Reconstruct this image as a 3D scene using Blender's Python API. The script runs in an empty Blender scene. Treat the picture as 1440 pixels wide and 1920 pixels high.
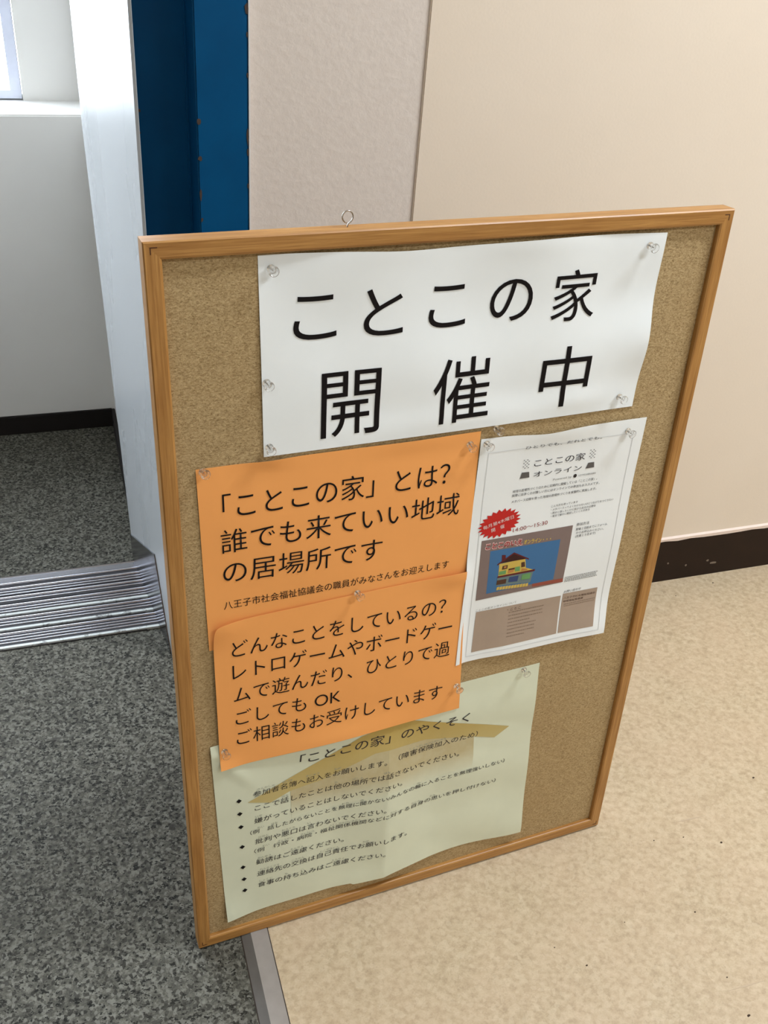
import bpy, bmesh, math, random
from mathutils import Matrix, Vector

random.seed(7)
scene = bpy.context.scene
C = scene.collection

# ------------------------------------------------------------------ camera
f_px = 1810.34
cam = bpy.data.cameras.new('camera')
cam.sensor_fit = 'AUTO'
cam.sensor_width = 36.0
cam.lens = f_px / 1920.0 * 36.0
cam.clip_start = 0.02
cam_o = bpy.data.objects.new('camera', cam)
C.objects.link(cam_o)
R_ = Vector((0.94975407, -0.3044301, 0.0727291))
U_ = Vector((0.11450879, 0.55420839, 0.82446395))
W_ = Vector((0.29129872, 0.77470987, -0.5612216))
cam_o.matrix_world = Matrix(((R_.x, U_.x, -W_.x, -0.07100836), (R_.y, U_.y, -W_.y, -0.71796053),
                             (R_.z, U_.z, -W_.z, 1.17001538), (0, 0, 0, 1)))
scene.camera = cam_o

# ------------------------------------------------------------------ world, lights, exposure
scene.view_settings.view_transform = 'Standard'
scene.view_settings.look = 'None'
scene.view_settings.gamma = 1
scene.view_settings.use_curve_mapping = False
scene.view_settings.exposure = 0.0
scene.cycles.use_denoising = True
scene.cycles.max_bounces = 10

SKY = 16.0
wd = bpy.data.worlds.new('daylight'); scene.world = wd; wd.use_nodes = True
bgn = wd.node_tree.nodes['Background']
bgn.inputs[0].default_value = (0.80, 0.90, 1.0, 1); bgn.inputs[1].default_value = SKY

def area(name, loc, rot, sx, sy, power, col, portal=False):
    l = bpy.data.lights.new(name, 'AREA'); l.shape = 'RECTANGLE'; l.size = sx; l.size_y = sy
    l.energy = power; l.color = col
    if portal: l.cycles.is_portal = True
    o = bpy.data.objects.new(name, l); o.location = loc; o.rotation_euler = rot; C.objects.link(o); return o

WARM = (0.86, 0.93, 1.0)
area('ceiling_lamp', (-0.95, -1.75, 2.53), (0, 0, 0), 0.9, 0.25, 10, WARM)
area('ceiling_lamp', (1.55, -1.70, 2.53), (0, 0, 0), 0.9, 0.25, 33, WARM)
area('ceiling_lamp', (1.50, -0.20, 2.53), (0, 0, 0), 0.9, 0.25, 56, WARM)
area('window_portal', (-0.85, 1.60, 1.36), (math.radians(-90), 0, 0), 1.5, 1.3, 1, (1, 1, 1), portal=True)

# ------------------------------------------------------------------ materials
def srgb(r, g=None, b=None):
    if g is None: r, g, b = [int(r[i:i+2], 16) for i in (1, 3, 5)]
    f = lambda v: (v/255/12.92) if v/255 <= .04045 else ((v/255+.055)/1.055)**2.4
    return (f(r), f(g), f(b), 1)

class NT:
    def __init__(s, name, rough=.5, metal=0, spec=.5):
        s.m = bpy.data.materials.new(name); s.m.use_nodes = True
        s.t = s.m.node_tree; s.n = s.t.nodes; s.l = s.t.links
        s.b = s.n['Principled BSDF']
        s.b.inputs['Roughness'].default_value = rough; s.b.inputs['Metallic'].default_value = metal
        s.b.inputs['Specular IOR Level'].default_value = spec
        s._c = None
    def coord(s, scale=(1, 1, 1), rot=(0, 0, 0)):
        if s._c is None: s._c = s.n.new('ShaderNodeTexCoord')
        mp = s.n.new('ShaderNodeMapping'); mp.inputs['Scale'].default_value = scale; mp.inputs['Rotation'].default_value = rot
        s.l.new(s._c.outputs['Object'], mp.inputs[0]); return mp.outputs[0]
    def noise(s, scale, detail=4, rough=.55, vec=None, dist=0):
        n = s.n.new('ShaderNodeTexNoise'); n.inputs['Scale'].default_value = scale
        n.inputs['Detail'].default_value = detail; n.inputs['Roughness'].default_value = rough; n.inputs['Distortion'].default_value = dist
        s.l.new(vec if vec is not None else s.coord(), n.inputs['Vector']); return n.outputs['Fac']
    def voro(s, scale, out='Color', vec=None, rand=1):
        n = s.n.new('ShaderNodeTexVoronoi'); n.inputs['Scale'].default_value = scale; n.inputs['Randomness'].default_value = rand
        s.l.new(vec if vec is not None else s.coord(), n.inputs['Vector']); return n.outputs[out]
    def ramp(s, fac, stops, interp='LINEAR'):
        n = s.n.new('ShaderNodeValToRGB'); n.color_ramp.interpolation = interp
        e = n.color_ramp.elements
        while len(e) < len(stops): e.new(.5)
        for i, (p, c) in enumerate(stops): e[i].position = p; e[i].color = c
        s.l.new(fac, n.inputs[0]); return n.outputs[0]
    def mix(s, fac, a, b, mode='MIX'):
        n = s.n.new('ShaderNodeMix'); n.data_type = 'RGBA'; n.blend_type = mode
        for i, v in ((0, fac), (6, a), (7, b)):
            if hasattr(v, 'is_output'): s.l.new(v, n.inputs[i])
            else: n.inputs[i].default_value = v
        return n.outputs[2]
    def sep(s, col):
        n = s.n.new('ShaderNodeSeparateColor'); s.l.new(col, n.inputs[0]); return n.outputs
    def color(s, v):
        if hasattr(v, 'is_output'): s.l.new(v, s.b.inputs['Base Color'])
        else: s.b.inputs['Base Color'].default_value = v
        return s
    def bump(s, h, strength=.3, dist=.001):
        n = s.n.new('ShaderNodeBump'); n.inputs['Strength'].default_value = strength; n.inputs['Distance'].default_value = dist
        s.l.new(h, n.inputs['Height']); s.l.new(n.outputs[0], s.b.inputs['Normal']); return s
    def rough(s, v): s.l.new(v, s.b.inputs['Roughness']); return s

def flat(name, col, rough=.6, metal=0, spec=.4, var=.06, vs=40):
    m = NT(name, rough, metal, spec)
    k = 1-var
    c = m.ramp(m.noise(vs, 3), [(.3, (col[0]*k, col[1]*k, col[2]*k, 1)), (.7, col)])
    return m.color(c).m
def g(v): return (v, v, v, 1)

# beige wall paint
m = NT('beige_wall', .75, 0, .25); m.color(m.ramp(m.noise(3, 3), [(.3, srgb(222, 208, 190)), (.7, srgb(226, 213, 196))]))
m.bump(m.noise(260, 3), .15, .0008); M_BEIGE = m.m
# rough grey plaster
m = NT('grey_plaster', .85, 0, .2); n = m.noise(110, 5, .6)
m.color(m.ramp(n, [(.25, srgb(211, 200, 190)), (.75, srgb(217, 207, 197))])); m.bump(n, .35, .002); M_PLAST = m.m
m = NT('white_wall', .7, 0, .3); m.color(m.ramp(m.noise(4, 3), [(.3, srgb(212, 210, 206)), (.7, srgb(218, 216, 212))])); m.bump(m.noise(220, 3), .1, .0006); M_WALL = m.m
M_CEIL = flat('ceiling_white', srgb(225, 222, 214), .9)
# blue enamel
m = NT('blue_enamel', .5, 0, .12); m.color(m.ramp(m.noise(14, 4), [(.3, srgb(0, 70, 114)), (.7, srgb(0, 77, 123))])); m.bump(m.noise(70, 2), .08, .001); M_BLUE = m.m
M_CHIP = flat('bare_rust', srgb(70, 56, 48), .8)
# white satin jamb
m = NT('white_metal_paint', .27, 0, .6)
st = m.noise(5, 3, .5, m.coord((6, 1.6, .4)))
m.color(m.ramp(st, [(.3, srgb(182, 185, 187)), (.7, srgb(185, 188, 190))])); m.rough(m.ramp(st, [(.3, g(.26)), (.7, g(.29))])); M_JAMB = m.m
# steel
m = NT('brushed_steel', .3, 1); st = m.noise(30, 4, .6, m.coord((1, 40, 40)))
m.color(m.ramp(st, [(.3, srgb(112, 112, 118)), (.7, srgb(134, 134, 140))])); m.rough(m.ramp(st, [(.3, g(.14)), (.7, g(.24))])); M_STEEL = m.m
m = NT('aluminium_rail', .2, 1); st = m.noise(50, 4, .6, m.coord((2, 60, 60)))
m.color(m.ramp(st, [(.3, srgb(150, 150, 156)), (.7, srgb(182, 182, 190))])); M_ALU = m.m
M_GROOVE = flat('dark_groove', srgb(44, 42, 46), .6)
m = NT('worn_white_paint', .55, 0, .4); m.color(m.ramp(m.noise(60, 5, .7), [(.34, srgb(110, 108, 106)), (.46, srgb(200, 203, 200))])); M_WORN = m.m
m = NT('chrome_wire', .18, 1); m.color(m.ramp(m.noise(300), [(.3, srgb(150, 145, 140)), (.7, srgb(180, 176, 170))])); M_CHROME = m.m
# grey speckled vinyl
m = NT('grey_speckled_vinyl', .62, 0, .12)
warp = m.coord()
v1 = m.noise(120, 5, .75)
v2 = m.sep(m.voro(260, 'Color', m.coord((1, 1, 1), (0, 0, .6))))
n1 = m.noise(185, 3, .6, m.coord((1, 1.35, 1), (0, 0, .5)))
base = m.ramp(v1, [(.32, srgb(49, 48, 42)), (.5, srgb(79, 77, 69)), (.66, srgb(110, 108, 98))])
base = m.mix(m.ramp(v2[0], [(.72, g(0)), (.76, g(.6))]), base, srgb(116, 114, 105))
base = m.mix(m.ramp(v2[1], [(.80, g(0)), (.84, g(.75))]), base, srgb(34, 32, 27))
base = m.mix(m.ramp(n1, [(.39, g(1)), (.44, g(0))]), base, srgb(20, 19, 15))
base = m.mix(m.ramp(m.noise(5, 3), [(.35, g(0)), (.7, g(.2))]), base, srgb(74, 70, 60))
m.color(base); m.bump(m.noise(220, 3), .12, .0008); M_GREY = m.m
# beige mottled vinyl
m = NT('beige_mottled_vinyl', .45, 0, .4)
a = m.noise(95, 6, .72, m.coord((1, 1.25, 1), (0, 0, .7))); b2 = m.noise(210, 5, .75); c2 = m.noise(11, 4, .6); d2 = m.voro(170, 'Color')
col = m.ramp(a, [(.28, srgb(160, 140, 112)), (.47, srgb(181, 161, 131)), (.66, srgb(197, 179, 150))])
col = m.mix(m.ramp(b2, [(.34, g(.42)), (.47, g(0))]), col, srgb(142, 122, 96))
col = m.mix(m.ramp(m.sep(d2)[1], [(.80, g(0)), (.86, g(.30))]), col, srgb(206, 190, 162))
col = m.mix(m.ramp(c2, [(.35, g(0)), (.7, g(.30))]), col, srgb(196, 170, 142))
m.color(col); m.bump(m.noise(200, 3), .08, .0006); M_FLOOR = m.m
M_STRIP_D = flat('vinyl_strip_shaded', srgb(92, 87, 82), .55, 0, .4, .12, 60)  # darker copy of the strip vinyl: shade of the left-facing slope painted in
M_STRIP_L = flat('vinyl_strip_light', srgb(146, 138, 131), .5, 0, .4, .12, 60)
M_SEAM = flat('dark_seam', srgb(58, 48, 40), .8)
m = NT('dark_brown_skirting', .5, 0, .22); m.color(m.ramp(m.noise(30, 4), [(.3, srgb(30, 17, 10)), (.7, srgb(36, 21, 13))])); M_SKIRT = m.m
M_SKIRT_B = flat('black_skirting', srgb(20, 14, 13), .5)
M_FRAMEALU = flat('window_aluminium', srgb(206, 210, 226), .4)
# cork
m = NT('cork', .85, 0, .2)
ca = m.noise(420, 4, .6, m.coord((1, 1, 1.7), (0, .7, 0)), .6); cb = m.noise(520, 3, .7); cc = m.noise(7, 3)
col = m.ramp(ca, [(.26, srgb(118, 94, 60)), (.45, srgb(162, 138, 98)), (.66, srgb(190, 166, 124))])
col = m.mix(m.ramp(cb, [(.32, g(.6)), (.42, g(0))]), col, srgb(112, 84, 52))
col = m.mix(m.ramp(cc, [(.35, g(0)), (.7, g(.3))]), col, srgb(160, 130, 86))
m.color(col); m.bump(ca, .5, .001); M_CORK = m.m
def wood(name, along):
    m = NT(name, .42, 0, .45)
    sc = [55, 55, 55]; sc[along] = 2.2
    w = m.noise(4.5, 5, .6, m.coord(tuple(sc)), .5)
    col = m.ramp(w, [(.3, srgb(146, 98, 44)), (.5, srgb(166, 118, 60)), (.72, srgb(184, 136, 74))])
    sc2 = [260, 260, 260]; sc2[along] = 6
    col = m.mix(m.ramp(m.noise(3, 3, .6, m.coord(tuple(sc2))), [(.36, g(.4)), (.5, g(0))]), col, srgb(124, 78, 32))
    m.color(col); m.bump(w, .12, .0005); return m.m
M_WOODX = wood('pine_rail', 0); M_WOODZ = wood('pine_stile', 2)
M_NOTCH = flat('joint_notch', srgb(78, 44, 20), .8)
def paper(name, col, var=.02, spec=.25):
    m = NT(name, .62, 0, spec)
    k = 1-var
    m.color(m.ramp(m.noise(25, 4), [(.3, (col[0]*k, col[1]*k, col[2]*k, 1)), (.7, col)]))
    m.bump(m.noise(500, 2), .05, .0003); return m.m
M_WHITE = paper('white_paper', srgb(236, 240, 240)); M_ORANGE = paper('orange_paper', srgb(240, 164, 92))
M_FLYER = paper('flyer_paper', srgb(234, 236, 234)); M_GREEN = paper('pale_green_paper', srgb(214, 217, 192), .04)
M_INK = flat('black_ink', srgb(12, 7, 10), .6, 0, .18, 0)
M_INKB = flat('soft_black_ink', srgb(48, 42, 42), .6, 0, .3, 0)
M_INKG = flat('grey_ink', srgb(92, 88, 86), .6, 0, .3, 0)
M_INKL = flat('light_grey_ink', srgb(140, 138, 132), .6, 0, .3, 0)
M_RUBY = flat('furigana_ink', srgb(150, 152, 138), .6, 0, .3, 0)
M_RED = flat('red_ink', srgb(190, 34, 28), .6, 0, .3, .03)
M_TIME = flat('time_red_ink', srgb(150, 70, 66), .6, 0, .3, .03)
M_WINK = flat('white_ink', srgb(226, 210, 205), .6, 0, .3, 0)
M_BROWN = flat('photo_brown', srgb(128, 110, 104), .55, 0, .3, .06)
M_TAUPE = flat('panel_taupe', srgb(166, 146, 128), .55, 0, .3, .04)
M_TAUPE_D = flat('panel_taupe_ink', srgb(136, 116, 98), .55, 0, .3, .04)
M_PBLUE = flat('photo_blue', srgb(62, 108, 152), .55, 0, .3, .05)
M_ROOF = flat('photo_roof', srgb(92, 26, 30), .6, 0, .3, .05)
M_ATTIC = flat('photo_attic', srgb(52, 18, 18), .6, 0, .3, .05)
M_YEL = flat('photo_yellow', srgb(206, 176, 84), .6, 0, .3, .1)
M_TEAL = flat('photo_teal', srgb(104, 122, 122), .6, 0, .3, .05)
M_PGRN = flat('photo_green', srgb(104, 152, 92), .6, 0, .3, .05)
M_PBRN = flat('photo_dark', srgb(78, 50, 34), .6, 0, .3, .05)
M_PORG = flat('photo_orange', srgb(186, 126, 70), .6, 0, .3, .05)
M_PNAVY = flat('photo_navy', srgb(52, 70, 112), .6, 0, .3, .05)
M_PINK = flat('title_pink', srgb(212, 176, 170), .6, 0, .3, .03)
M_PRED = flat('title_red', srgb(150, 44, 44), .6, 0, .3, .03)
M_PBAR = flat('photo_red_bar', srgb(150, 78, 62), .6, 0, .3, .05)
# printed faded house on the green paper (a print gradient: golden near the ridge, paler down)
def print_grad(name, z0, z1, c0, c1):
    m = NT(name, .62, 0, .25)
    tc = m.coord(); sx = m.n.new('ShaderNodeSeparateXYZ'); m.l.new(tc, sx.inputs[0])
    mr = m.n.new('ShaderNodeMapRange'); mr.inputs[1].default_value = z0; mr.inputs[2].default_value = z1
    m.l.new(sx.outputs[2], mr.inputs[0])
    col = m.ramp(mr.outputs[0], [(0, c0), (1, c1)])
    col = m.mix(m.ramp(m.noise(60, 4), [(.4, g(0)), (.75, g(.18))]), col, c0)
    m.color(col); return m.m
M_HROOF = print_grad('printed_roof', .03, .11, srgb(190, 174, 120), srgb(182, 154, 82))
M_HBODY = print_grad('printed_house_body', -.0005, .036, srgb(214, 217, 192), srgb(186, 172, 132))
# clear plastic
m = NT('clear_plastic', .06, 0, .5)
m.b.inputs['Transmission Weight'].default_value = 1.0; m.b.inputs['IOR'].default_value = 1.46
m.b.inputs['Base Color'].default_value = (.98, .98, .98, 1)
tr = m.n.new('ShaderNodeBsdfTransparent'); mx = m.n.new('ShaderNodeMixShader'); mx.inputs[0].default_value = .30
m.l.new(m.b.outputs[0], mx.inputs[1]); m.l.new(tr.outputs[0], mx.inputs[2])
m.l.new(mx.outputs[0], m.n['Material Output'].inputs[0]); M_CLEAR = m.m
m = NT('window_glass', .0, 0, .5); m.b.inputs['Transmission Weight'].default_value = 1.0; m.b.inputs['IOR'].default_value = 1.0
m.b.inputs['Base Color'].default_value = (.97, .99, 1, 1)
tr = m.n.new('ShaderNodeBsdfTransparent'); gl = m.n.new('ShaderNodeBsdfGlossy'); gl.inputs['Roughness'].default_value = .02
mx = m.n.new('ShaderNodeMixShader'); mx.inputs[0].default_value = .05
m.l.new(tr.outputs[0], mx.inputs[1]); m.l.new(gl.outputs[0], mx.inputs[2])
m.l.new(mx.outputs[0], m.n['Material Output'].inputs[0]); M_GLASS = m.m
m = NT('lamp_glow', .5); m.b.inputs['Emission Color'].default_value = (1, .92, .8, 1); m.b.inputs['Emission Strength'].default_value = 4; M_LAMP = m.m

# ------------------------------------------------------------------ builders
def obj(name, bm, mat, parent=None, smooth=False, mats=None):
    me = bpy.data.meshes.new(name)
    bmesh.ops.recalc_face_normals(bm, faces=bm.faces)
    bm.to_mesh(me); bm.free()
    for mm in (mats or [mat]): me.materials.append(mm)
    if smooth:
        for p in me.polygons: p.use_smooth = True
    o = bpy.data.objects.new(name, me); C.objects.link(o)
    if parent is not None: o.parent = parent
    return o
def empty(name, loc=(0, 0, 0)):
    o = bpy.data.objects.new(name, None); o.empty_display_size = .05; o.location = loc; C.objects.link(o); return o
def tag(o, label=None, cat=None, group=None, kind=None):
    if label: o['label'] = label
    if cat: o['category'] = cat
    if group: o['group'] = group
    if kind: o['kind'] = kind
    return o
def struct(o): o['kind'] = 'structure'; return o
def add_box(bm, a, b):
    vs = [bm.verts.new((x, y, z)) for x in (a[0], b[0]) for y in (a[1], b[1]) for z in (a[2], b[2])]
    for f in ((0, 1, 3, 2), (4, 6, 7, 5), (0, 4, 5, 1), (2, 3, 7, 6), (0, 2, 6, 4), (1, 5, 7, 3)):
        bm.faces.new([vs[i] for i in f])
def box(name, a, b, mat, parent=None, bevel=0):
    bm = bmesh.new(); add_box(bm, a, b)
    if bevel: bmesh.ops.bevel(bm, geom=bm.edges[:], offset=bevel, segments=2, affect='EDGES')
    return obj(name, bm, mat, parent)
def add_prism(bm, pts, d):           # pts: list of 3-vectors (closed outline), d: extrusion vector
    a = [bm.verts.new(p) for p in pts]; b = [bm.verts.new((p[0]+d[0], p[1]+d[1], p[2]+d[2])) for p in pts]
    n = len(pts); bm.faces.new(a); bm.faces.new(b[::-1])
    for i in range(n): bm.faces.new((a[i], b[i], b[(i+1) % n], a[(i+1) % n]))
def lathe_bm(prof, axis_pts=32):     # prof: (r, h) revolved about -y (towards the viewer)
    bm = bmesh.new(); rings = []
    for r, h in prof:
        if r < 1e-6: rings.append([bm.verts.new((0, -h, 0))])
        else: rings.append([bm.verts.new((r*math.cos(2*math.pi*k/axis_pts), -h, r*math.sin(2*math.pi*k/axis_pts))) for k in range(axis_pts)])
    for A, B in zip(rings, rings[1:]):
        if len(A) == 1 and len(B) == 1: continue
        for k in range(axis_pts):
            k2 = (k+1) % axis_pts
            if len(A) == 1: bm.faces.new((A[0], B[k], B[k2]))
            elif len(B) == 1: bm.faces.new((A[k], B[0], A[k2]))
            else: bm.faces.new((A[k], B[k], B[k2], A[k2]))
    return bm
def tube_bm(bm, pts, r, n=12):
    rings = []
    for i, p in enumerate(pts):
        p = Vector(p)
        t = (Vector(pts[min(i+1, len(pts)-1)])-Vector(pts[max(i-1, 0)])).normalized()
        a = t.cross(Vector((0, 1, 0)))
        if a.length < 1e-4: a = t.cross(Vector((1, 0, 0)))
        a.normalize(); b = t.cross(a)
        rings.append([bm.verts.new(p+r*(math.cos(2*math.pi*k/n)*a+math.sin(2*math.pi*k/n)*b)) for k in range(n)])
    for A, B in zip(rings, rings[1:]):
        for k in range(n): bm.faces.new((A[k], B[k], B[(k+1) % n], A[(k+1) % n]))
    bm.faces.new(rings[0][::-1]); bm.faces.new(rings[-1])

# ------------------------------------------------------------------ room shell
FZ = -0.0026
YW = 0.553
# floors
struct(box('floor', (0.090, -3.5, FZ-.05), (4.0, YW+.02, FZ), M_FLOOR))
struct(box('floor', (-2.5, -3.5, FZ-.05), (0.054, 1.60, FZ), M_GREY))
struct(box('floor', (-2.5, -3.5, FZ-.12), (4.0, 1.72, FZ-.052), M_SEAM))
struct(box('floor', (0.0545, YW+.001, FZ-.05), (0.30, 1.60, FZ-.0002), M_GREY))
# strip between the two floors
t1 = empty('trim_1', (0.072, -0.2, FZ)); struct(t1)
def strip(name, x0, x1, z0, z1, mat):
    bm = bmesh.new()
    add_prism(bm, [(x0-.072, -3.3, -.02), (x1-.072, -3.3, -.02), (x1-.072, -3.3, z1), (x0-.072, -3.3, z0)], (0, 3.3+.2+YW, 0))
    return obj(name, bm, mat, t1)
strip('sloped_edge', .0555, .0675, .0002, .0030, M_STRIP_D)
strip('flat_cap', .0675, .0892, .0030, .0026, M_STRIP_L)
strip('seam_line', .0535, .0555, -.001, .0001, M_SEAM)  # narrow dark joint along each side of the strip
strip('seam_line', .0892, .0908, .0001, .0001, M_SEAM)
# back wall: beige panel, rough grey plaster, frame zone
struct(box('wall_back', (0.410, YW, FZ), (4.0, YW+.20, 2.6), M_BEIGE, bevel=.0015))
struct(box('wall_middle', (0.176, YW+.0035, FZ), (0.412, YW+.20, 2.6), M_PLAST))
struct(box('wall_back', (-2.5, YW, FZ), (-1.25, .85, 2.6), M_WALL))
struct(box('wall_back', (-1.25, YW, 2.12), (0.19, .85, 2.6), M_WALL))
struct(box('wall_right', (4.0, -3.5, FZ), (4.1, YW+.2, 2.6), M_BEIGE))
struct(box('wall_left', (-2.6, -3.5, FZ), (-2.5, 1.72, 2.6), M_WALL))
struct(box('wall_front', (-2.5, -3.6, FZ), (4.0, -3.5, 2.6), M_BEIGE))
struct(box('ceiling', (-2.6, -3.6, 2.6), (4.1, 1.72, 2.7), M_CEIL))
# skirting under the beige wall with a pale wavy paint lip
bb = struct(box('baseboard_back', (0.178, YW-.004, FZ), (4.0, YW+.012, 0.0985), M_SKIRT))
bm = bmesh.new()
N = 120
prev = None
for i in range(N+1):
    x = 0.414+i*(3.5/N)
    lo = .0985+random.uniform(-.0014, .0014)
    ring = [bm.verts.new(p) for p in ((x, YW-.0045, lo), (x, YW-.0045, .1045), (x, YW+.001, .1075), (x, YW+.001, lo))]
    if prev:
        for k in range(4): bm.faces.new((prev[k], ring[k], ring[(k+1) % 4], prev[(k+1) % 4]))
    prev = ring
obj('paint_lip', bm, flat('lip_pink_white', srgb(226, 208, 196), .7), bb)
bm = bmesh.new()
for (x, z, w, h) in ((1.13, .026, .014, .004), (1.065, .03, .004, .003), (1.02, .042, .003, .003), (1.115, .034, .005, .003)):
    pts = [(x+w*(.5+.3*random.random())*math.cos(a*math.pi/4), YW-.0042, z+h*(.6+.5*random.random())*math.sin(a*math.pi/4)) for a in range(8)]
    add_prism(bm, pts, (0, .0004, 0))
obj('scuff', bm, flat('scuff_grey', srgb(120, 106, 92), .8), bb)

# far side beyond the doorway
struct(box('wall_far', (-2.5, 1.388, FZ), (0.30, 1.72, 0.70), M_WALL, bevel=.003))
bm = bmesh.new(); add_box(bm, (-.100, 1.512, .70), (.30, 1.72, 2.6)); add_box(bm, (-2.5, 1.512, 2.05), (-.100, 1.72, 2.6)); add_box(bm, (-2.5, 1.512, .70), (-1.65, 1.72, 2.05))
struct(obj('wall_far', bm, M_WALL))
struct(box('wall_right', (0.018, .86, FZ), (0.30, 1.52, 2.6), M_WALL))
struct(box('baseboard_far', (-2.5, 1.379, FZ), (0.0125, 1.3885, 0.043), M_SKIRT_B, bevel=.002))
struct(box('baseboard_right', (0.0095, .868, FZ), (0.0185, 1.385, 0.043), M_SKIRT_B, bevel=.002))
# window beyond the doorway
w1 = empty('window_1', (-.87, 1.55, .70)); struct(w1)
fr = bmesh.new()
x0, x1, z0, z1 = -.778, .768, .003, 1.345
def wb(a, b): add_box(fr, a, b)
wb((x0, -.035, z0), (x1, .03, z0+.016)); wb((x0, -.035, z1-.03), (x1, .03, z1)); wb((x0, -.0352, z0+.0162), (x0+.03, .03, z1-.0302)); wb((x1-.021, -.0352, z0+.0162), (x1, .03, z1-.0302))
wb((x1-.060-.7, -.01, z0+.0162), (x1-.028-.7, .02, z1-.0302))
obj('window_frame', fr, M_FRAMEALU, w1)
box('pane', (x0+.02, .000, z0+.012), (x1-.015, .004, z1-.02), M_GLASS, w1)

# ------------------------------------------------------------------ door frame
d1 = empty('door_1', (0.10, YW, FZ)); struct(d1)
O = Vector((0.10, YW, FZ))
def inw(p): return tuple(Vector(p)-O)
# blue steel post: recessed face, step and front face
bm = bmesh.new()
add_prism(bm, [inw(p) for p in ((.030, .622, FZ), (.1125, .622, FZ), (.1125, YW-.002, FZ), (.1785, YW-.002, FZ), (.1785, .76, FZ), (.030, .76, FZ))], (0, 0, 2.122))
bmesh.ops.bevel(bm, geom=[e for e in bm.edges if abs(e.verts[0].co.z-e.verts[1].co.z) > 1], offset=.002, segments=2, affect='EDGES')
post = obj('blue_post', bm, M_BLUE, d1); post['label'] = 'blue painted steel door frame post'
bm = bmesh.new()
def chip(x, y, z, w, h, ax=0):
    pts = []
    for k in range(9):
        a = k*2*math.pi/9; r = .6+.4*random.random()
        pts.append(inw((x+w*r*math.cos(a), y, z+h*r*math.sin(a))))
    add_prism(bm, pts, (0, .0006, 0))
yf = YW-.0026
for x, z, w, h in ((.1155, .879, .0035, .0045), (.1155, .835, .003, .0035), (.115, .790, .0018, .009), (.1155, .757, .002, .003), (.1765, .862, .0016, .012), (.1768, .842, .0014, .006),
                   (.1765, 1.008, .003, .008), (.177, .934, .0015, .004), (.177, .80, .0014, .004), (.1768, .98, .0012, .004)): chip(x, yf, z, w, h)
for x, z, w, h in ((.050, .877, .0025, .0025), (.0475, .849, .0035, .003), (.0468, .745, .003, .011)): chip(x, .6213, z, w, h)
obj('paint_chips', bm, M_CHIP, post)
bm = bmesh.new(); add_box(bm, inw((.1783, YW-.003, FZ)), inw((.1803, YW+.01, 2.6)))
obj('caulk_line', bm, flat('caulk', srgb(222, 218, 214), .6), d1)
# white metal jamb, leaning a touch at its far edge
JP0, JP1 = Vector((.003, .844)), Vector((.043, .556))
def jx(y, z): # face plane
    s = (JP0.y-y)/(JP0.y-JP1.y); far = -.015+min(1, max(0, (.82-z)/.82))*.0185
    return far+(JP1.x-.004-far)*s
bm = bmesh.new(); rows = []
ys = [.866, .858, .850, .842, .832, .818, .80, .77, .72, .66, .60, .556]
dx = [.016, .007, .0025, .0005, 0, .0003, .0008, .001, .0005, 0, 0, 0]
for z in [FZ, .2, .4, .6, .8, 1.0, 1.4, 2.12]:
    row = [bm.verts.new(inw((jx(max(y, .556), z)+d, y, z))) for y, d in zip(ys, dx)]
    row += [bm.verts.new(inw((.0425, .5535, z))), bm.verts.new(inw((.0435, .556, z))), bm.verts.new(inw((.050, .64, z))), bm.verts.new(inw((.03, .866, z)))]
    rows.append(row)
for A, B in zip(rows, rows[1:]):
    n = len(A)
    for k in range(n): bm.faces.new((A[k], A[(k+1) % n], B[(k+1) % n], B[k]))
bm.faces.new(rows[0]); bm.faces.new(rows[-1][::-1])
jm = obj('white_jamb', bm, M_JAMB, d1, smooth=True); jm['label'] = 'glossy white metal door jamb'
md = jm.modifiers.new('edge', 'EDGE_SPLIT'); md.split_angle = math.radians(28)
# steel kick plate on the foot of the jamb
bm = bmesh.new()
poly = [(.842, FZ), (.842, .058), (.630, .160), (.622, .140), (.577, .038), (.557, .004), (.557, FZ)]
a = []
for y, z in poly: a.append((jx(y, z)-.0016, y, z))
add_prism(bm, [inw(p) for p in a], (.003, 0, 0))
kp = obj('kick_plate', bm, M_STEEL, d1); kp['label'] = 'bare steel kick plate'
bm = bmesh.new()
add_prism(bm, [inw((jx(y, z)-.0022, y, z)) for y, z in ((.842, .058), (.842, .061), (.630, .1635), (.630, .160))], (.003, 0, 0))
obj('plate_edge', bm, M_ALU, kp)

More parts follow.
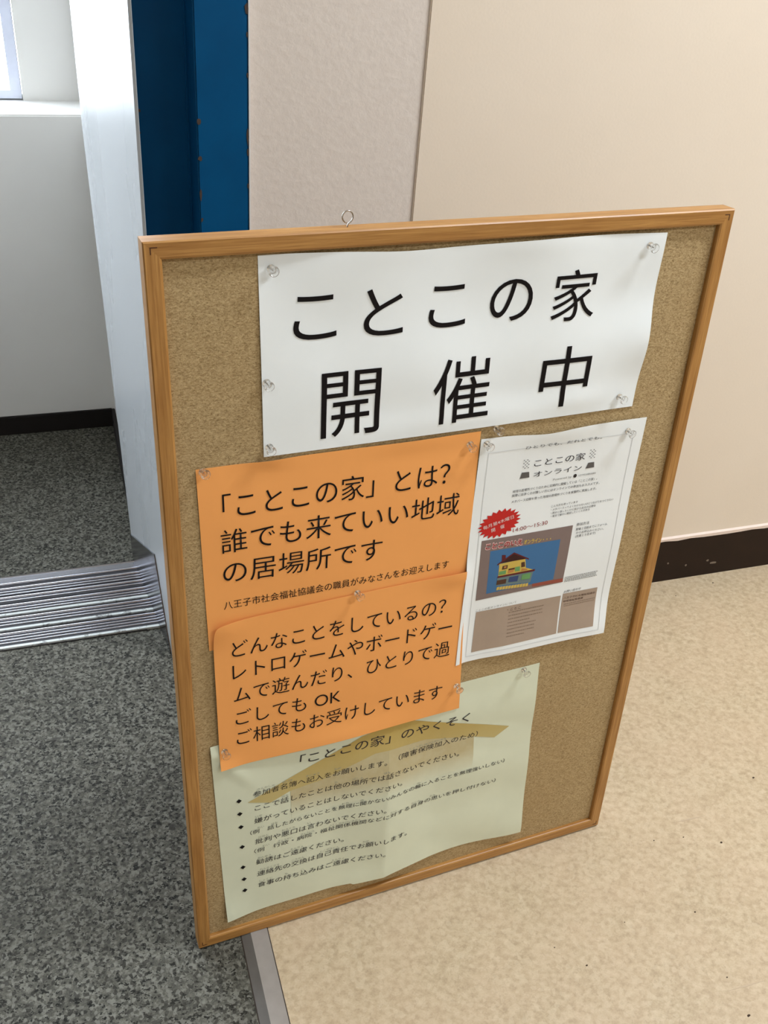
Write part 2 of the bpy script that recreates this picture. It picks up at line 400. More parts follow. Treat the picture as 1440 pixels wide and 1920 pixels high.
# ------------------------------------------------------------------ ribbed threshold
th = empty('door_threshold', (-.5, .735, FZ))
tag(th, 'ribbed aluminium door threshold across the grey speckled floor', 'threshold')
TO = Vector((-.5, .735, FZ))
XL = -1.25
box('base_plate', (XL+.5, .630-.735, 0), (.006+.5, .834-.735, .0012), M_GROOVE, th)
rails = [(.834, .8165, .0065, 'flat'), (.8150, .8030, .0115, 'rib'), (.8000, .7790, .0150, 'rib'), (.7735, .7560, .0205, 'rib'), (.7505, .7195, .0265, 'w'), (.7135, .6795, .0330, 'w'), (.6725, .6315, .0385, 'w')]
for (ya, yb, xe, kind) in rails:
    prof = []                                  # (y, z) from far to near
    zt = .0050
    if kind == 'flat':
        prof = [(ya, 0), (ya, .0048), (ya-.0022, .0055), (ya-.004, .0038), (yb, .0034), (yb, 0)]
        yw = None
    else:
        yw = yb+.006 if kind == 'w' else None
        end = yw if yw else yb
        def bead(y, w, h): return [(y-w/2+w/2*math.cos(math.pi*k/8), .0022+h*math.sin(math.pi*k/8)) for k in range(9)]
        prof = [(ya, 0)]+bead(ya, .0060, .0036)
        y = ya-.0092
        while y-.0036 > end:
            prof += bead(y, .0034, .0019)
            y -= .0076
        prof += [(end, .0022), (end, 0)]
    bm = bmesh.new()
    add_prism(bm, [(XL+.5, y-.735, z) for y, z in prof], (xe-XL, 0, 0))
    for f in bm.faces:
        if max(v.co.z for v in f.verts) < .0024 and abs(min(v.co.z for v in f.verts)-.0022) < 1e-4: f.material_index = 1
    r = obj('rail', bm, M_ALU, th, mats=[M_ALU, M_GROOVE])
    for p in r.data.polygons: p.use_smooth = kind != 'flat'
    es = r.modifiers.new('crisp', 'EDGE_SPLIT'); es.split_angle = math.radians(50)
    if yw: box('painted_edge', (XL+.5, yb-.735, 0), (xe-.002+.5, yw-.0004-.735, .0046), M_WORN, r)
# lamps on the ceiling
for lx, ly in ((-.95, -1.75), (1.55, -1.70), (1.50, -.20)):
    l = empty('ceiling_light', (lx, ly, 2.6)); struct(l)
    box('housing', (-.48, -.15, -.05), (.48, .15, 0), M_CEIL, l, .004)
# specks and faint scuffs on the beige floor
fl = bpy.data.objects['floor']
bm = bmesh.new()
for x, y, s in ((.766, -.032, .0022), (.662, -.122, .0016), (.478, -.152, .0016), (.89, .062, .0026), (.668, -.003, .0013), (.715, -.009, .0013), (.647, -.267, .0026), (.558, -.11, .001), (.448, -.118, .001), (.65, -.216, .0012), (1.12, .52, .002), (1.02, .5, .0015)):
    k0 = random.random()*3; s *= .8
    pts = [(x+s*(.55+.45*random.random())*math.cos(k0+a*math.pi/4)*(1.3), y+s*(.5+.4*random.random())*math.sin(k0+a*math.pi/4), FZ+.0001) for a in range(8)]
    add_prism(bm, pts, (0, 0, .0007))
tag(obj('dirt_specks', bm, flat('dirt', srgb(62, 46, 34), .9), fl), kind='stuff')
bm = bmesh.new()
for (xa, ya), (xb, yb), w in (((.712, .018), (.771, .017), .0011), ((.639, -.232), (.697, -.233), .0012)):
    add_prism(bm, [(xa, ya, FZ+.00005), ((xa+xb)/2, (ya+yb)/2-w, FZ+.00005), (xb, yb, FZ+.00005), ((xa+xb)/2, (ya+yb)/2+w, FZ+.00005)], (0, 0, .0002))
obj('scuff_marks', bm, flat('scuff_brown', srgb(184, 164, 138), .6), fl)

# ------------------------------------------------------------------ cork board (leaning back, turned 4 degrees)
MB = Matrix.Rotation(0.0701928, 4, 'Z') @ Matrix.Rotation(-0.0746364, 4, 'X')
BW, BH, FW, DEP, CY = .600, .900, .0155, .020, .006
board = empty('cork_board'); board.matrix_world = MB
tag(board, 'wood framed cork notice board leaning upright with paper notices pinned on it', 'notice board')
box('cork_panel', (.012, CY, .012), (BW-.012, CY+.010, BH-.012), M_CORK, board)
prof = [(0, .0012), (.0012, 0), (.0132, 0), (.0150, .0008), (FW, .0022), (FW, DEP), (0, DEP)]
def member(name, p0, p1, inn, mat):
    p0, p1, inn = Vector(p0), Vector(p1), Vector(inn); t = (p1-p0).normalized()
    bm = bmesh.new(); A = []; B = []
    for u, y in prof:
        A.append(bm.verts.new(p0+inn*u+t*u+Vector((0, y, 0)))); B.append(bm.verts.new(p1+inn*u-t*u+Vector((0, y, 0))))
    n = len(prof); bm.faces.new(A); bm.faces.new(B[::-1])
    for k in range(n): bm.faces.new((A[k], B[k], B[(k+1) % n], A[(k+1) % n]))
    return obj(name, bm, mat, board)
member('top_rail', (0, 0, BH), (BW, 0, BH), (0, 0, -1), M_WOODX)
member('bottom_rail', (0, 0, 0), (BW, 0, 0), (0, 0, 1), M_WOODX)
member('side_stile', (0, 0, 0), (0, 0, BH), (1, 0, 0), M_WOODZ)
member('side_stile', (BW, 0, 0), (BW, 0, BH), (-1, 0, 0), M_WOODZ)
for cx, cz, sx, sz in ((.0058, .8955, 1, -1), (BW-.0058, .8952, -1, -1), (.0045, .0045, 1, 1), (BW-.0045, .0045, -1, 1)):
    bm = bmesh.new(); t = .0009; q = .0062
    pts = [(0, 0), (q, 0), (q, t), (t, t), (t, q), (0, q)]
    add_prism(bm, [(cx+sx*x, -.00015, cz+sz*z) for x, z in pts], (0, .0005, 0))
    obj('corner_notch', bm, M_NOTCH, board)
# hanging eye
bm = bmesh.new()
pts = []
for k in range(0, 31):
    a = math.radians(-62+k*(322/30.)); pts.append((.1815+.0050*math.cos(a), .012, .9090+.0052*math.sin(a)))
pts = [(.1812, .012, .895), (.1813, .012, .9010), (.1822, .012, .9030)] + pts
tube_bm(bm, pts, .00065)
e = obj('screw_eye', bm, M_CHROME, board, smooth=True); e['label'] = 'steel screw eye'
# folding prop behind the board
bm = bmesh.new()
tz = .78
p_top = MB @ Vector((.30, DEP+.004, tz)); foot = Vector((p_top.x-.028, p_top.y+.27, FZ))
inv = MB.inverted(); pt, pf = inv @ p_top, inv @ foot
dv = (pf-pt).normalized(); side = Vector((1, 0, 0)); nn = dv.cross(side).normalized()
add_prism(bm, [tuple(pt+side*sx*.014+nn*sn*.005) for sx, sn in ((-1, -1), (1, -1), (1, 1), (-1, 1))], tuple(pf-pt))
obj('prop_leg', bm, M_WOODZ, board)
box('hinge_block', (.275, DEP, tz-.03), (.325, DEP+.006, tz+.025), M_WOODX, board)
box('back_panel', (.012, CY+.010, .012), (BW-.012, CY+.0125, BH-.012), flat('hardboard', srgb(120, 84, 52), .7), board)

# ------------------------------------------------------------------ notices
def sm(a, b, x):
    t = min(1, max(0, (x-a)/(b-a))); return t*t*(3-2*t)
def bumpf(x, z, cx, cz, rx, rz): return math.exp(-((x-cx)/rx)**2-((z-cz)/rz)**2)
def dA3(x, z):
    d = .0012
    d += .0058*bumpf(x, z, .535, .768, .05, .034)+.0028*bumpf(x, z, .37, .886, .06, .02)+.0022*bumpf(x, z, .23, .886, .05, .018)
    d += .0022*bumpf(x, z, .30, .70, .12, .018)+.0015*bumpf(x, z, .42, .855, .05, .05)
    d += .0007*math.sin(x*38+z*22)*sm(.688, .73, z)+.0010*(1+math.sin(z*52))*sm(.10, .16, x)
    d += .0018*bumpf(x, z, .445, .705, .04, .014)
    return d
def dO1(x, z):
    d = .0010+.0030*bumpf(x, z, .105, .686, .022, .010)+.0022*bumpf(x, z, .26, .684, .05, .012)+.0012*bumpf(x, z, .18, .60, .1, .06)
    return d+.0003*math.sin(x*30+z*40)
def dO2(x, z):
    d = .0034+.0048*bumpf(x, z, .040, .503, .028, .022)+.0028*bumpf(x, z, .318, .508, .03, .014)+.0040*bumpf(x, z, .19, .300, .07, .02)
    d += .0035*bumpf(x, z, .04, .297, .02, .012)+.0016*bumpf(x, z, .19, .40, .1, .07)+.0004*math.sin(x*36-z*30)
    return d
def dF(x, z):
    d = .0016+.0028*sm(.345, .331, x)*sm(.53, .50, z)+.0030*bumpf(x, z, .43, .672, .05, .016)+.0030*bumpf(x, z, .54, .374, .04, .03)
    d += .0024*sm(.44, .372, z)*sm(.36, .40, x)+.0005*math.sin(z*40)
    return d
def dG(x, z):
    d = .0010
    t = 1-min(1, abs(x-.2506)/.075); d += .0085*(t**1.4)*sm(.32, .20, z)
    d += .0050*bumpf(x, z, .465, .038, .05, .035)+.0045*bumpf(x, z, .035, .03, .03, .03)+.0030*bumpf(x, z, .31, .035, .05, .03)+.0022*bumpf(x, z, .215, .035, .03, .02)
    d += .0034*bumpf(x, z, .468, .12, .03, .06)
    t2 = 1-min(1, abs((x-.034)*.78+(z-.318)*.62-.0)/.012); d += .0016*t2*sm(.10, .05, x)
    d += .0004*math.sin(x*46+z*20)+.0008*math.sin(z*60+x*8)*sm(.24, .34, x)
    return d
class Sheet:
    def __init__(s, name, corners, df, mat, label, cat, nx=84, nz=64, edge=None):
        # corners TL, TR, BR, BL in board metres
        df0 = df; df = (lambda x, z: max(.0005, df0(x, z))); s.df = df
        cx = sum(c[0] for c in corners)/4; cz = sum(c[1] for c in corners)/4
        s.c = (cx, cz)
        bm = bmesh.new(); gv = []
        for j in range(nz+1):
            v = j/nz; row = []
            for i in range(nx+1):
                u = i/nx
                x = (1-v)*((1-u)*corners[0][0]+u*corners[1][0])+v*((1-u)*corners[3][0]+u*corners[2][0])
                z = (1-v)*((1-u)*corners[0][1]+u*corners[1][1])+v*((1-u)*corners[3][1]+u*corners[2][1])
                if edge: x, z = edge(x, z, u, v)
                row.append(bm.verts.new((x-cx, -df(x, z), z-cz)))
            gv.append(row)
        for j in range(nz):
            for i in range(nx): bm.faces.new((gv[j][i], gv[j+1][i], gv[j+1][i+1], gv[j][i+1]))
        me = bpy.data.meshes.new(name); bm.to_mesh(me); bm.free(); me.materials.append(mat)
        for p in me.polygons: p.use_smooth = True
        s.o = bpy.data.objects.new(name, me); C.objects.link(s.o)
        so = s.o.modifiers.new('thickness', 'SOLIDIFY'); so.thickness = .00016; so.offset = -1
        es = s.o.modifiers.new('crisp_edge', 'EDGE_SPLIT'); es.split_angle = math.radians(45)
        s.o.matrix_world = MB @ Matrix.Translation((cx, CY, cz))
        tag(s.o, label, cat, 'notices pinned on the cork board')
    def at(s, x, z, off): return (x-s.c[0], -s.df(x, z)-off, z-s.c[1])
    def poly(s, name, pts, mat, off=.0003, parent=None, cell=.006):
        bm = bmesh.new(); f = bm.faces.new([bm.verts.new((x, 0, z)) for x, z in pts])
        s._cut(bm, cell)
        for v in bm.verts: v.co = s.at(v.co.x, v.co.z, off)
        return s._emit(name, bm, mat, parent)
    def polys(s, name, plist, mat, off=.0003, parent=None):
        bm = bmesh.new()
        for pts in plist: bm.faces.new([bm.verts.new((x, 0, z)) for x, z in pts])
        for v in bm.verts: v.co = s.at(v.co.x, v.co.z, off)
        return s._emit(name, bm, mat, parent)
    def _cut(s, bm, cell):
        for ax in (0, 2):
            lo = min(v.co[ax] for v in bm.verts); hi = max(v.co[ax] for v in bm.verts)
            n = int((hi-lo)/cell)
            for k in range(1, n+1):
                p = [0, 0, 0]; p[ax] = lo+k*cell; nr = [0, 0, 0]; nr[ax] = 1
                bmesh.ops.bisect_plane(bm, geom=bm.verts[:]+bm.edges[:]+bm.faces[:], plane_co=p, plane_no=nr)
    def _emit(s, name, bm, mat, parent):
        bmesh.ops.triangulate(bm, faces=[f for f in bm.faces if len(f.verts) > 4])
        me = bpy.data.meshes.new(name)
        for f in bm.faces:
            f.normal_update()
            if f.normal.y > 0: f.normal_flip()
        bm.to_mesh(me); bm.free(); me.materials.append(mat)
        o = bpy.data.objects.new(name, me); C.objects.link(o); o.parent = parent or s.o; return o
    def line(s, text, p0, p1, em, mat=None, off=.0005, bold=0, name='lettering', parent=None, cell=.008, slant=0, ink=True):
        """text with its ink running from p0 to p1 (board metres, mid height of the em box)"""
        bm = text_bm(text, bold)
        xs = [v.co.x for v in bm.verts]; a, b = min(xs), max(xs)
        d = Vector((p1[0]-p0[0], p1[1]-p0[1])); L = d.length; d /= L; n = Vector((-d.y, d.x))
        for v in bm.verts:
            t = (v.co.x-a)/(b-a)*L; h = (v.co.y-.38)*em
            v.co = (p0[0]+d.x*t+n.x*h+slant*h, 0, p0[1]+d.y*t+n.y*h)
        if em > .012: s._cut(bm, cell)
        for v in bm.verts: v.co = s.at(v.co.x, v.co.z, off)
        return s._emit(name, bm, mat or M_INK, parent)
    def glyphs(s, items, mat, bold=0, name='lettering', off=.0005):
        bm = bmesh.new()
        for ch, x, z, w, h in items:
            g_ = text_bm(ch, bold)
            xs = [v.co.x for v in g_.verts]; ys = [v.co.y for v in g_.verts]
            mx, my = (min(xs)+max(xs))/2, (min(ys)+max(ys))/2; W, H = max(xs)-min(xs), max(ys)-min(ys)
            for v in g_.verts: v.co = (x+(v.co.x-mx)/W*w, 0, z+(v.co.y-my)/H*h)
            s._cut(g_, .008)
            me = bpy.data.meshes.new('tmp'); g_.to_mesh(me); g_.free(); bm.from_mesh(me); bpy.data.meshes.remove(me)
        for v in bm.verts: v.co = s.at(v.co.x, v.co.z, off)
        return s._emit(name, bm, mat, None)
def text_bm(text, bold=0):
    cu = bpy.data.curves.new('tmp', 'FONT'); cu.body = text; cu.size = 1; cu.resolution_u = 6; cu.offset = bold
    o = bpy.data.objects.new('tmp', cu); C.objects.link(o)
    bpy.context.view_layer.update()
    dg = bpy.context.evaluated_depsgraph_get()
    me = bpy.data.meshes.new_from_object(o.evaluated_get(dg))
    bm = bmesh.new(); bm.from_mesh(me)
    bpy.data.meshes.remove(me); bpy.data.objects.remove(o); bpy.data.curves.remove(cu)
    return bm

# --- large white sheet
def eA3(x, z, u, v):
    z += .0012*math.sin(u*9+1)*(1-v)**3-.0014*math.exp(-((u-.33)/.10)**2)*(1-v)**4
    return x, z
A = Sheet('paper_notice', [(.0976, .8809), (.5218, .8805), (.5206, .6884), (.0993, .6880)], dA3, M_WHITE,
          'large white paper sheet with big black letters at the top of the cork board', 'notice', 90, 50, eA3)
for gl in [('こ', .1499, .8223, .0415, .0415), ('と', .2169, .8224, .0395, .0455), ('こ', .2830, .8220, .0395, .0415), ('の', .3516, .8228, .0460, .0425), ('家', .4232, .8226, .0510, .0530),
           ('開', .1865, .7337, .0605, .068), ('催', .3053, .7338, .0640, .070), ('中', .4254, .7349, .0590, .068)]:
    A.glyphs([gl], M_INK, name='big_letter')
# --- upper orange sheet
O1 = Sheet('paper_notice', [(.0333, .6844), (.3335, .6834), (.3325, .4720), (.0362, .4690)], dO1, M_ORANGE,
           'upper orange paper sheet with large text, pinned beneath the lower orange one', 'notice', 60, 44)
O1.line('「ことこの家」とは？', (.0570, .6400), (.3010, .6392), .0305, bold=-.004)
O1.line('誰でも来ていい地域', (.0538, .6003), (.3155, .6003), .0300, bold=-.004)
O1.line('の居場所です', (.0549, .5635), (.2276, .5600), .0300, bold=-.004)
O1.line('八王子市社会福祉協議会の職員がみなさんをお迎えします', (.0539, .5232), (.3100, .5226), .0108)
# --- pale green sheet with the faded house print
G = Sheet('paper_notice', [(.0307, .3345), (.4535, .3429), (.4628, .0408), (.0388, .0340)], dG, M_GREEN,
          'pale green paper sheet with small text and a faded brown house print at the bottom', 'notice', 112, 84,
          lambda x, z, u, v: (x, z+.0030*v**6*math.sin(u*11)*(u > .4)))
hb = G.poly('printed_house', [(.1240, .2335), (.2138, .2700), (.2684, .2740), (.3704, .2440), (.3724, .2120), (.372, .193), (.1255, .187)], M_HBODY, .00025)
hr = G.poly('printed_roof', [(.0710, .2332), (.2138, .2935), (.2684, .3043), (.4216, .2465), (.4012, .2330), (.3704, .2440), (.30, .262), (.232, .262), (.165, .2385), (.1240, .2335), (.0992, .2230)], M_HROOF, .00035)
ZB = .004
G.line('「ことこの家」のやくそく', (.1361, .2800), (.3601, .2815), .0165, M_INKB, bold=.004, slant=.1)
GL = [('参加者名簿へ記入をお願いします。', (.0780, .2437), (.2473, .2442), [(0, 3, 'さんかしゃ'), (3, 2, 'めいぼ'), (6, 2, 'きにゅう'), (9, 2, 'ねが')]),
      ('（障害保険加入のため）', (.2632, .2463), (.3754, .2480), [(1, 6, 'しょうがいほけんかにゅう')]),
      ('ここで話したことは他の場所では話さないでください。', (.0795, .2205), (.3510, .2216), [(3, 1, 'はな'), (9, 1, 'た'), (11, 2, 'ばしょ'), (15, 1, 'はな')]),
      ('嫌がっていることはしないでください。', (.0786, .1990), (.2700, .2020), [(0, 1, 'いや')]),
      ('（例　話したがらないことを無理に聞かない/みんなの輪に入ることを無理強いしない）', (.0730, .1804), (.4213, .1865), [(1, 1, 'れい'), (3, 1, 'はな'), (13, 2, 'むり'), (16, 1, 'き'), (25, 1, 'わ')]),
      ('批判や悪口は言わないでください。', (.0786, .1628), (.2493, .1625), [(0, 2, 'ひはん'), (3, 2, 'わるぐち'), (6, 1, 'い')]),
      ('（例　行政・病院・福祉関係機関などに対する自身の思いを押し付けない）', (.0773, .1462), (.4120, .1530), [(1, 1, 'れい'), (3, 2, 'ぎょうせい'), (6, 2, 'びょういん'), (9, 6, 'ふくしかんけいきかん'), (18, 1, 'たい'), (21, 2, 'じしん'), (24, 1, 'おも')]),
      ('勧誘はご遠慮ください。', (.0792, .1255), (.1949, .1232), [(0, 2, 'かんゆう'), (4, 2, 'えんりょ')]),
      ('連絡先の交換は自己責任でお願いします。', (.0801, .1033), (.2830, .1050), [(0, 3, 'れんらくさき'), (4, 2, 'こうかん'), (7, 4, 'じこせきにん'), (13, 1, 'ねが')]),
      ('食事の持ち込みはご遠慮ください。', (.0804, .0825), (.2519, .0800), [(0, 2, 'しょくじ'), (3, 1, 'も'), (5, 1, 'こ'), (9, 2, 'えんりょ')])]
for t, p0, p1, fg in GL:
    n = len(t)+.0; small = t.startswith('（例')
    em = .0078 if small else .0098
    ln = G.line(t, p0, p1, em, M_INKB, bold=0, slant=.06)
    L = (p1[0]-p0[0])/n
    for st, k, kana in fg:
        xc = p0[0]+L*(st+k/2); w = min(L*k*.95, len(kana)*.0042); zc = p0[1]+(p1[1]-p0[1])*((st+k/2)/n)+em*.72
        G.line(kana, (xc-w/2, zc), (xc+w/2, zc), .0040, M_RUBY, name='furigana', parent=ln)
for x, z in ((.0607, .2393), (.0611, .2178), (.0618, .1952), (.0624, .1599), (.0624, .1230), (.0632, .1008), (.0636, .0799)):
    G.poly('diamond_bullet', [(x-.0034, z), (x, z+.0034), (x+.0034, z), (x, z-.0034)], M_INK, .0005)
# --- lower orange sheet
O2 = Sheet('paper_notice', [(.0401, .5030), (.3320, .5100), (.3422, .3025), (.0407, .2984)], dO2, M_ORANGE,
           'lower orange paper sheet overlapping the pale green sheet below it', 'notice', 60, 44,
           lambda x, z, u, v: (x+.004*math.exp(-u/.03-v/.04), z-.003*math.exp(-u/.03-v/.04)))
O2.line('どんなことをしているの？', (.0595, .4669), (.3100, .4672), .0245, bold=-.004)
O2.line('レトロゲームやボードゲー', (.0591, .4364), (.3208, .4348), .0245, bold=-.004)
O2.line('ムで遊んだり、ひとりで過', (.0595, .4036), (.3207, .4031), .0245, bold=-.004)
O2.line('ごしても OK', (.0606, .3698), (.1836, .3703), .0240, bold=-.004)
O2.line('ご相談もお受けしています', (.0610, .3402), (.3155, .3385), .0240, bold=-.004)
# --- flyer
F = Sheet('flyer', [(.3342, .6741), (.5433, .6725), (.5385, .3743), (.3305, .3737)], dF, M_FLYER,
          'white printed flyer with red starburst and house picture, right of the orange sheets', 'flyer', 54, 74,
          lambda x, z, u, v: (x, z-.0030*math.exp(-((u-.38)/.15)**2)*(1-v)**8))
def hair(a, b, w=.0003):
    d = Vector((b[0]-a[0], b[1]-a[1])); n = Vector((-d.y, d.x)).normalized()*w
    k = 24; out = []
    for i in range(k):
        p = (a[0]+d.x*i/k, a[1]+d.y*i/k); q = (a[0]+d.x*(i+1)/k, a[1]+d.y*(i+1)/k)
        out.append([(p[0]-n.x, p[1]-n.y), (q[0]-n.x, q[1]-n.y), (q[0]+n.x, q[1]+n.y), (p[0]+n.x, p[1]+n.y)])
    return out
bd = [(.3447, .6563), (.5291, .6552), (.5291, .3814), (.3443, .3817)]
F.polys('border_line', sum([hair(bd[i], bd[(i+1) % 4]) for i in range(4)], []), flat('border_grey', srgb(204, 205, 204), .6), .0003)
F.line('ひとりでも、だれとでも。', (.3895, .6566), (.4867, .6557), .0042, M_INKG)
F.line('ことこの家', (.4035, .6352), (.4688, .6346), .0098, M_INKB)
F.line('オンライン', (.4047, .6210), (.4667, .6204), .0078, M_INKB)
for x0 in (.3894, .4742):
    ds = []
    for r in range(6):
        for c in range(2):
            x = x0+(c*2+(r % 2))*.0021+r*.0002*0; z = .6415-r*.0020
            ds.append([(x, z), (x+.0015, z), (x+.0015, z-.0009), (x, z-.0009)])
    F.polys('checker_pattern', ds, M_INKG, .0004)
F.poly('keyboard_shape', [(.3893, .6259), (.3984, .6255), (.3996, .6184), (.3877, .6184)], M_INKG, .0004)
F.poly('keyboard_shape', [(.4746, .6250), (.4823, .6250), (.4835, .6180), (.4722, .6180)], M_INKG, .0004)
F.line('Powered by', (.4312, .6105), (.4554, .6105), .0036, M_INKL)
F.poly('round_emblem', [(.4598+.0022*math.cos(k*math.pi/10), .6107+.0024*math.sin(k*math.pi/10)) for k in range(20)], M_INKB, .0004)
F.line('八王子市社会福祉協議会', (.4634, .6104), (.4873, .6102), .0026, M_INKG)
for t, a, b, e in [('地域の居場所づくりのために定期的に開催している「ことこの家」。', (.3809, .6032), (.4906, .6026), .0038),
                   ('実際に出歩くのが難しい方にはオンラインでの参加もおススメです。', (.3806, .5979), (.4949, .5962), .0038),
                   ('メタバース空間を使った地域の居場所づくりを実験的に実施します。', (.3811, .5902), (.4920, .5893), .0038),
                   ('こんな方を待っています', (.4342, .5754), (.4695, .5755), .0032), ('・メタバースってよくわからないけどつながりをつくりたい', (.4345, .5707), (.5185, .5705), .0032),
                   ('・誰かと話したいけど家から出るのは億劫', (.4350, .5663), (.4949, .5661), .0032), ('・匿名で誰かに相談したいことがある', (.4357, .5620), (.4874, .5624), .0032)]:
    F.line(t, a, b, e, M_INKB, bold=0)
bp = []
nb = 22
for k in range(2*nb):
    a = k*math.pi/nb+.1; r = 1 if k % 2 == 0 else .80
    x, z = .0275*r*math.cos(a), .0182*r*math.sin(a); c, s_ = math.cos(.19), math.sin(.19)
    bp.append((.3688+x*c-z*s_, .5648+x*s_+z*c))
bm = bmesh.new(); ctr = bm.verts.new(F.at(.3688, .5648, .00045)); vs = [bm.verts.new(F.at(x, z, .00045)) for x, z in bp]
for k in range(len(vs)): bm.faces.new((ctr, vs[k], vs[(k+1) % len(vs)]))
sb = F._emit('starburst', bm, M_RED, None); sb['label'] = 'red starburst'
F.line('毎月第4木曜日', (.3485, .5622), (.3862, .5708), .0054, M_WINK, .0007, bold=0, parent=sb)
F.line('開　催', (.3592, .5572), (.3755, .5606), .0056, M_WINK, .0007, bold=0, parent=sb)
F.line('14:00～15:30', (.3876, .5524), (.4323, .5552), .0072, M_TIME, bold=0)
pp = F.poly('picture_panel', [(.3487, .5455), (.4679, .5443), (.4666, .4644), (.3495, .4632)], M_BROWN, .0003); pp['label'] = 'picture of a house on blue ground'
F.poly('blue_ground', [(.3611, .5296), (.4533, .5280), (.4525, .4715), (.3623, .4702)], M_PBLUE, .0004, pp)
F.poly('red_bar', [(.4237, .4712), (.4659, .4704), (.4669, .4650), (.4242, .4668)], M_PBAR, .00045, pp)
F.line('ことこのいえ', (.3538, .5368), (.4026, .5346), .0092, M_PINK, .0005, bold=.10, parent=pp)
F.line('ことこのいえ', (.3546, .5367), (.4020, .5347), .0080, M_PRED, .0006, bold=.03, parent=pp)
F.line('オンライン・・・', (.4040, .5338), (.4400, .5316), .0066, M_YEL, .0005, bold=.03, parent=pp)
hs = F.poly('house_walls', [(.3748, .5097), (.4088, .5105), (.4112, .4972), (.4235, .4915), (.3754, .4922)], M_YEL, .0005, pp)
F.poly('house_roof', [(.3722, .5100), (.3925, .5222), (.4136, .5096), (.4136, .5080), (.3925, .5200), (.3722, .5082)], M_ROOF, .0007, hs)
F.poly('attic', [(.3760, .5104), (.3925, .5202), (.4100, .5100)], M_ATTIC, .0006, hs)
F.poly('chimney', [(.3768, .5216), (.3818, .5208), (.3824, .5150), (.3776, .5122)], M_ROOF, .0006, hs)
F.poly('lower_floor', [(.3746, .4905), (.4225, .4895), (.4204, .4744), (.3741, .4790)], M_TEAL, .0005, hs)
F.poly('floor_slab', [(.3746, .4928), (.4245, .4925), (.4240, .4900), (.3744, .4904)], M_ROOF, .0007, hs)
F.polys('shop_window', [[(.3746, .4868), (.3870, .4866), (.3868, .4802), (.3743, .4806)]], M_PBRN, .0007, hs)
F.polys('shop_window', [[(.3905, .4880), (.4030, .4880), (.4022, .4800), (.3900, .4812)]], M_PNAVY, .0007, hs)
F.polys('shop_window', [[(.4075, .4882), (.4195, .4882), (.4186, .4800), (.4072, .4808)]], M_PGRN, .0007, hs)
F.polys('furniture', [[(.3760, .4990), (.3850, .4992), (.3850, .4940), (.3756, .4942)], [(.3965, .5010), (.4030, .5010), (.4035, .4945), (.3970, .4948)]], M_PGRN, .0007, hs)
F.polys('furniture', [[(.3795, .5060), (.3862, .5062), (.3862, .5010), (.3790, .5010)], [(.4040, .5060), (.4085, .5062), (.4100, .4990), (.4048, .4990)], [(.3880, .5005), (.3960, .5005), (.3960, .4975), (.3880, .4975)]], M_PBRN, .0006, hs)
F.polys('furniture', [[(.3812, .5052), (.3846, .5052), (.3846, .5026), (.3812, .5026)], [(.3880, .4985), (.3955, .4985), (.3950, .4945), (.3876, .4945)], [(.4060, .4975), (.4140, .4950), (.4130, .4938), (.4055, .4942)]], M_PORG, .0008, hs)
yl = []
for k in range(11):
    x = .3755+k*.0039; z = .4768-.0003*k
    yl.append([(x, z), (x+.0034, z+.0004), (x+.0032, z-.0042), (x-.0002, z-.0044)])
F.polys('caption_strip', yl, M_YEL, .0006, pp)
F.line('参加方法', (.4728, .5444), (.4901, .5441), .0044, M_INKB, bold=0)
F.line('開催２日前までにフォーム', (.4729, .5378), (.5160, .5377), .0038, M_INKB, bold=0)
F.line('からお申込みください。', (.4738, .5330), (.5119, .5320), .0038, M_INKB, bold=0)
F.line('(先着１５名まで)', (.4736, .5282), (.5012, .5281), .0038, M_INKB, bold=0)
def dashes(x0, x1, z, h, seed):
    rr = random.Random(seed); out = []; x = x0
    while x < x1-.0015:
        w = rr.uniform(.0012, .0030); out.append([(x, z+h), (x+w, z+h), (x+w, z), (x, z)]); x += w+rr.uniform(.0003, .0008)
    return out
F.polys('fine_print', sum([dashes(.4690, .5150, .4700-.0021*k, .0010, k) for k in range(4)], []), M_INKL, .0004)
F.line('お問い合わせ', (.4712, .4488), (.4954, .4490), .0040, M_INKB)
rp = F.poly('contact_panel', [(.4706, .4461), (.5201, .4449), (.5208, .3881), (.4703, .3883)], M_TAUPE, .0003)
F.line('八王子市社会福祉協議会', (.4724, .4392), (.5178, .4380), .0034, M_PBRN, .0005, parent=rp, bold=0)
F.line('地域福祉推進課', (.4722, .4343), (.5010, .4337), .0034, M_PBRN, .0005, parent=rp, bold=0)
F.polys('fine_print', sum([dashes(.4745, .5185, .4292-.0028*k, .0010, 20+k) for k in range(2)], []), M_TAUPE_D, .0005, rp)
lp = F.poly('about_panel', [(.3522, .4459), (.4678, .4441), (.4682, .3881), (.3514, .3867)], M_TAUPE, .0003)
F.line('ことこの家オンラインについて', (.3515, .4482), (.4056, .4490), .0036, M_INKL)
F.line('・ことこ', (.3945, .4396), (.4129, .4399), .0046, M_PBRN, .0005, parent=lp, bold=0)
F.polys('fine_print', sum([dashes(.397, .397+.02+.04*random.random(), .4345-.0050*k, .0012, 40+k) for k in range(8)], []), M_TAUPE_D, .0005, lp)

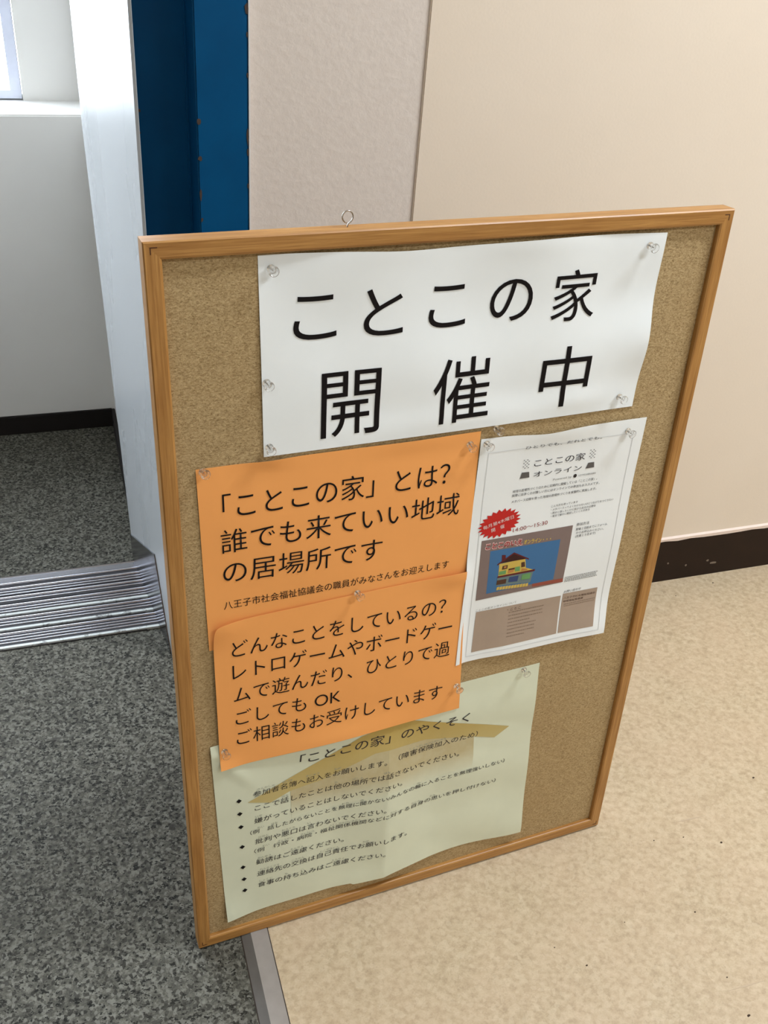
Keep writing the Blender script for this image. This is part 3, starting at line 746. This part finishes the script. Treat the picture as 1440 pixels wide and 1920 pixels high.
# ------------------------------------------------------------------ clear push pins
head_prof = [(0, .0012), (.0036, .0012), (.0040, .0018), (.0038, .0026), (.0026, .0036), (.0022, .0052), (.0024, .0070), (.0034, .0084), (.0045, .0090), (.0049, .0098), (.0048, .0108), (.0041, .0112), (.0026, .0105), (0, .0103)]
head_me = None; needle_me = None
def pin(x, z, base, label, tilt=(0, 0)):
    global head_me, needle_me
    if head_me is None:
        h = obj('head', lathe_bm(head_prof, 36), M_CLEAR, None, True)
        nd = obj('needle', lathe_bm([(0, -.004), (.0005, -.003), (.0005, .0062), (0, .0064)], 12), M_CHROME, None, True)
        head_me, needle_me = h.data, nd.data
    else:
        h = bpy.data.objects.new('head', head_me); C.objects.link(h)
        nd = bpy.data.objects.new('needle', needle_me); C.objects.link(nd)
    e = empty('push_pin')
    e.matrix_world = MB @ Matrix.Translation((x, CY-base, z)) @ Matrix.Rotation(tilt[0], 4, 'X') @ Matrix.Rotation(tilt[1], 4, 'Z')
    tag(e, label, 'push pin', 'clear push pins on the cork board')
    h.parent = e; nd.parent = e
for x, z, df, lab, tl in [
    (.1088, .8700, dA3, 'clear push pin at the top left corner of the large white sheet', (0, 0)),
    (.1024, .7651, dA3, 'clear push pin halfway down the left edge of the large white sheet', (.05, .05)),
    (.1045, .6985, dA3, 'clear push pin at the bottom left corner of the large white sheet', (0, -.05)),
    (.5019, .8681, dA3, 'clear push pin at the top right corner of the large white sheet', (.05, 0)),
    (.4990, .7028, dA3, 'clear push pin at the bottom right corner of the large white sheet', (0, .06)),
    (.3512, .6841, lambda x, z: 0, 'clear push pin in bare cork between the large white sheet and the flyer', (-.05, .05)),
    (.0393, .6813, dO1, 'clear push pin at the top left corner of the upper orange sheet', (-.2, .1)),
    (.3215, .6704, dO1, 'clear push pin at the top right corner of the upper orange sheet', (.05, -.1)),
    (.3398, .6690, dF, 'clear push pin at the top left corner of the white flyer', (.05, .05)),
    (.5191, .6590, dF, 'clear push pin at the top right corner of the white flyer', (0, .05)),
    (.1995, .5095, dO2, 'clear push pin at the top middle of the lower orange sheet', (0, .08)),
    (.3341, .3425, dO2, 'clear push pin on the right edge of the lower orange sheet', (.1, .05)),
    (.0459, .3256, dO2, 'clear push pin at the bottom left corner of the lower orange sheet', (-.1, .05)),
    (.4301, .3390, dG, 'clear push pin at the top right corner of the pale green sheet', (.05, 0))]:
    pin(x, z, max(0, df(x, z)), lab, tl)
